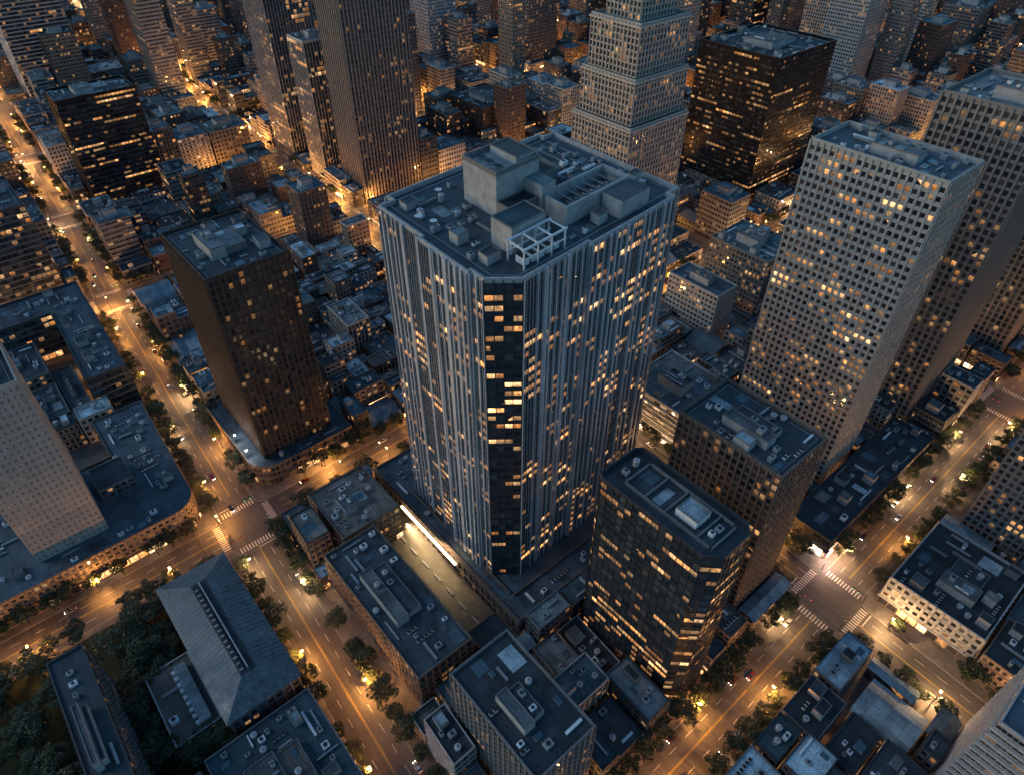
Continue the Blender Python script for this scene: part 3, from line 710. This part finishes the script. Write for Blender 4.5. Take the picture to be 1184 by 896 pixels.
area('shop_sign_lamp',(223,45,6),4,3,3500,(1,.6,.48),(math.radians(-30),0,0))
for i,(x,y) in enumerate(((52,262),(52,276))):
    m=MB('floodlight',(x,y)); m.cyl(I,x,y,.1,11.9,15.5,'lamp_metal'); m.box(I,x-.5,x+.5,y-.25,y+.25,15.5,16.2,'cool_glow',None,True); o=m.done()
    bulb(o,(0,0,17),(.9,.95,1),2500)
print('LIGHTS',nl)
ts=MB('traffic_signal'); ts.cyl(I,0,0,.13,.15,6.3,'lamp_metal',None,6); ts.box(I,.1,6,-.07,.07,6.0,6.15,'lamp_metal',None,True)
for x in (3,5.6): ts.box(I,x,x+.4,-.2,.2,4.9,5.99,'rubber',None,True); ts.box(I,x+.08,x+.32,.2,.26,5.05,5.3,'signal_green'); ts.box(I,x+.08,x+.32,-.26,-.2,5.6,5.85,'signal_red')
tsm=ts.done(data_only=True)
for s in SS[1:4]:
    for t in TT[1:5]:
        for (da,dy,an) in ((-10,-10,0),(10,10,math.pi),(-10,10,-math.pi/2),(10,-10,math.pi/2)):
            x,y=W(s+da,t+dy); u,v,d=proj(x,y,5)
            if -20<u<1200 and -10<v<920: o=bpy.data.objects.new('traffic_signal',tsm); scene.collection.objects.link(o); o.location=(x,y,0); o.rotation_euler=(0,0,an)
# ---------------------------------------------------------------- trees
def tree_mesh(seed,h,r):
    rr=random.Random(seed); m=MB('street_tree')
    def limb(a,b,r0,r1,n=6):
        B=[(a[0]+r0*math.cos(6.283*i/n),a[1]+r0*math.sin(6.283*i/n),a[2]) for i in range(n)]
        T=[(b[0]+r1*math.cos(6.283*i/n),b[1]+r1*math.sin(6.283*i/n),b[2]) for i in range(n)]
        m.hull(B,T,'bark')
    limb((0,0,.1),(.1,.1,h*.42),.28,.18)
    cl=[]
    for i in range(10):
        a=6.283*i/10+rr.uniform(-.3,.3); rad=r*rr.uniform(.35,.85); z=h*rr.uniform(.5,.85)
        e=(rad*math.cos(a),rad*math.sin(a),z); limb((.1,.1,h*rr.uniform(.3,.42)),e,.12,.03,5); cl.append((e,r*rr.uniform(.28,.46)))
    cl.append(((0,0,h*.88),r*.45)); cl.append(((.3,-.2,h*.68),r*.5))
    for c,cr in cl:
        for _ in range(100):
            while True:
                p=[rr.uniform(-1,1) for _ in range(3)]; q=math.sqrt(sum(x*x for x in p))
                if .35<q<1: break
            x,y,z=c[0]+p[0]*cr,c[1]+p[1]*cr,c[2]+p[2]*cr*.75
            s=rr.uniform(.2,.48); a=rr.uniform(0,6.28); t=rr.uniform(-.9,.9)
            ux,uy,uz=math.cos(a)*s,math.sin(a)*s,t*s*.5; vx,vy,vz=-math.sin(a)*s*math.cos(t),math.cos(a)*s*math.cos(t),math.sin(t)*s
            m.face([(x-ux,y-uy,z-uz),(x-vx*.7,y-vy*.7,z-vz*.7),(x+ux,y+uy,z+uz),(x+vx*.7,y+vy*.7,z+vz*.7)],'leaf')
    return m.done(data_only=True)
TM=[tree_mesh(i,8.5+i*.8,3.9+.3*i) for i in range(5)]
def tree(x,y,s=1.0):
    u,v,d=proj(x,y,6)
    if u<-80 or u>1260 or v<-30 or v>1010: return
    o=bpy.data.objects.new('street_tree',R.choice(TM)); scene.collection.objects.link(o)
    o.location=(x,y,.1); o.rotation_euler=(0,0,R.uniform(0,6.28)); k=s*R.uniform(.7,1.25); o.scale=(k,k,k*R.uniform(.9,1.1))
for s,y0,y1,p in ((24,70,900,.92),(205,-40,200,.85),(205,480,900,.3)):
    for sd in (-1,1):
        y=y0
        while y<y1:
            if not near_cross(y,TT) and R.random()<p: tree(*W(s+sd*10.2,y),1.0)
            y+=R.uniform(6,11)
for t,a0,a1,p in ((34,60,700,.95),(233,-110,200,.8),(233,220,600,.3),(470,-50,200,.4)):
    for sd in (-1,1):
        a=a0
        while a<a1:
            if not near_cross(a,SS) and R.random()<p: tree(*W(a,t+sd*10.2),1.0)
            a+=R.uniform(6,11)
for (x0,x1,y0,y1,n) in ((-32,-11,186,218,18),(-33,-27,150,186,9),(-22,-11,140,149,4),(-95,-50,150,218,40),(-95,-50,110,150,18),(-8,16,212,218,5)):
    for _ in range(n): tree(R.uniform(x0,x1),R.uniform(y0,y1),1.15)
m=MB('lawn'); m.face([(-100,100,.16),(-9,100,.16),(-9,221,.16),(-100,221,.16)],'lawn'); m.done()
# ---------------------------------------------------------------- cars
def car_mesh(paint,seed):
    m=MB('car'); 
    sec=[(-2.25,.72,.4,.8),(-2.1,.86,.32,.95),(-1.2,.9,.28,.97),(1.0,.9,.28,.96),(1.95,.86,.3,.8),(2.25,.7,.38,.66)]
    for i in range(len(sec)-1):
        a,b=sec[i],sec[i+1]
        A=[(a[0],-a[1],a[2]),(a[0],-a[1]*.94,a[3]),(a[0],a[1]*.94,a[3]),(a[0],a[1],a[2])]
        B=[(b[0],-b[1],b[2]),(b[0],-b[1]*.94,b[3]),(b[0],b[1]*.94,b[3]),(b[0],b[1],b[2])]
        for k in range(4): m.face([A[k],B[k],B[(k+1)%4],A[(k+1)%4]],paint)
    for a in (sec[0],sec[-1]): m.face([(a[0],-a[1],a[2]),(a[0],a[1],a[2]),(a[0],a[1]*.94,a[3]),(a[0],-a[1]*.94,a[3])],paint)
    m.hull([(-1.75,-.78,.95),(1.0,-.78,.95),(1.0,.78,.95),(-1.75,.78,.95)],[(-1.25,-.62,1.42),(.25,-.62,1.42),(.25,.62,1.42),(-1.25,.62,1.42)],'car_glass',paint)
    for x in (-1.4,1.4):
        for y in (-.88,.68):
            n=12; B=[(x+.33*math.cos(6.283*i/n),y,.33+.33*math.sin(6.283*i/n)) for i in range(n)]; T=[(p[0],y+.2,p[2]) for p in B]
            m.hull(B,T,'rubber',None,True)
    for y in (-.6,.3):
        m.box(I,2.2,2.3,y,y+.3,.5,.7,'head_lamp'); m.box(I,-2.3,-2.2,y+.05,y+.25,.6,.75,'tail_lamp')
    return m.done(data_only=True)
CM=[car_mesh('car_paint_%d'%i,i) for i in (0,1,2,2,1,0,3,4)]
CP=[]
def car(a,y,ang):
    if any(abs(a-p[0])<(5.5 if abs(math.cos(ang))>.5 else 2) and abs(y-p[1])<(2 if abs(math.cos(ang))>.5 else 5.5) for p in CP): return
    CP.append((a,y))
    x,yy=W(a,y); u,v,d=proj(x,yy,1)
    if u<-50 or u>1240 or v<-20 or v>950: return
    o=bpy.data.objects.new('car',R.choice(CM)); scene.collection.objects.link(o); o.location=(x,yy,.02); o.rotation_euler=(0,0,ang+R.uniform(-.02,.02))
for s in (24,205):
    for k in range(46):
        y=R.uniform(-40,1000)
        if near_cross(y,TT) and R.random()<.85: continue
        sd=R.choice((-1,1)); park=R.random()<.5
        car(s+sd*(7.3 if park else R.choice((2.2,5.6))),y,math.pi/2*sd)
for t in (34,233):
    for k in range(28):
        a=R.uniform(-80,600)
        if near_cross(a,SS) and R.random()<.85: continue
        sd=R.choice((-1,1)); park=R.random()<.5
        car(a,t+sd*(7.3 if park else R.choice((2.2,5.6))),math.pi if sd>0 else 0)
# ---------------------------------------------------------------- world, sun, camera
w=bpy.data.worlds.new('World'); scene.world=w; w.use_nodes=True; nt=w.node_tree
bg=nt.nodes['Background']; sk=nt.nodes.new('ShaderNodeTexSky'); sk.sky_type='NISHITA'; sk.sun_disc=False
sk.sun_elevation=math.radians(3); sk.sun_rotation=math.radians(-50); sk.ozone_density=3
mx=nt.nodes.new('ShaderNodeMix'); mx.data_type='RGBA'; mx.blend_type='MULTIPLY'; mx.inputs[0].default_value=1
nt.links.new(sk.outputs[0],mx.inputs[6]); mx.inputs[7].default_value=(.82,.97,.98,1)
nt.links.new(mx.outputs[2],bg.inputs[0]); bg.inputs[1].default_value=.47
sl=bpy.data.lights.new('sun','SUN'); sl.energy=.45; sl.angle=math.radians(20); sl.color=(.85,.93,1)
so=bpy.data.objects.new('sun',sl); scene.collection.objects.link(so); so.rotation_euler=(math.radians(50),0,math.radians(-125))
cam=bpy.data.cameras.new('camera'); cam.sensor_width=36; cam.lens=24.02; cam.clip_start=1; cam.clip_end=8000
co=bpy.data.objects.new('camera',cam); scene.collection.objects.link(co); co.location=(0,0,H)
co.rotation_euler=(math.radians(90-41.05),0,math.radians(-40.5)); scene.camera=co
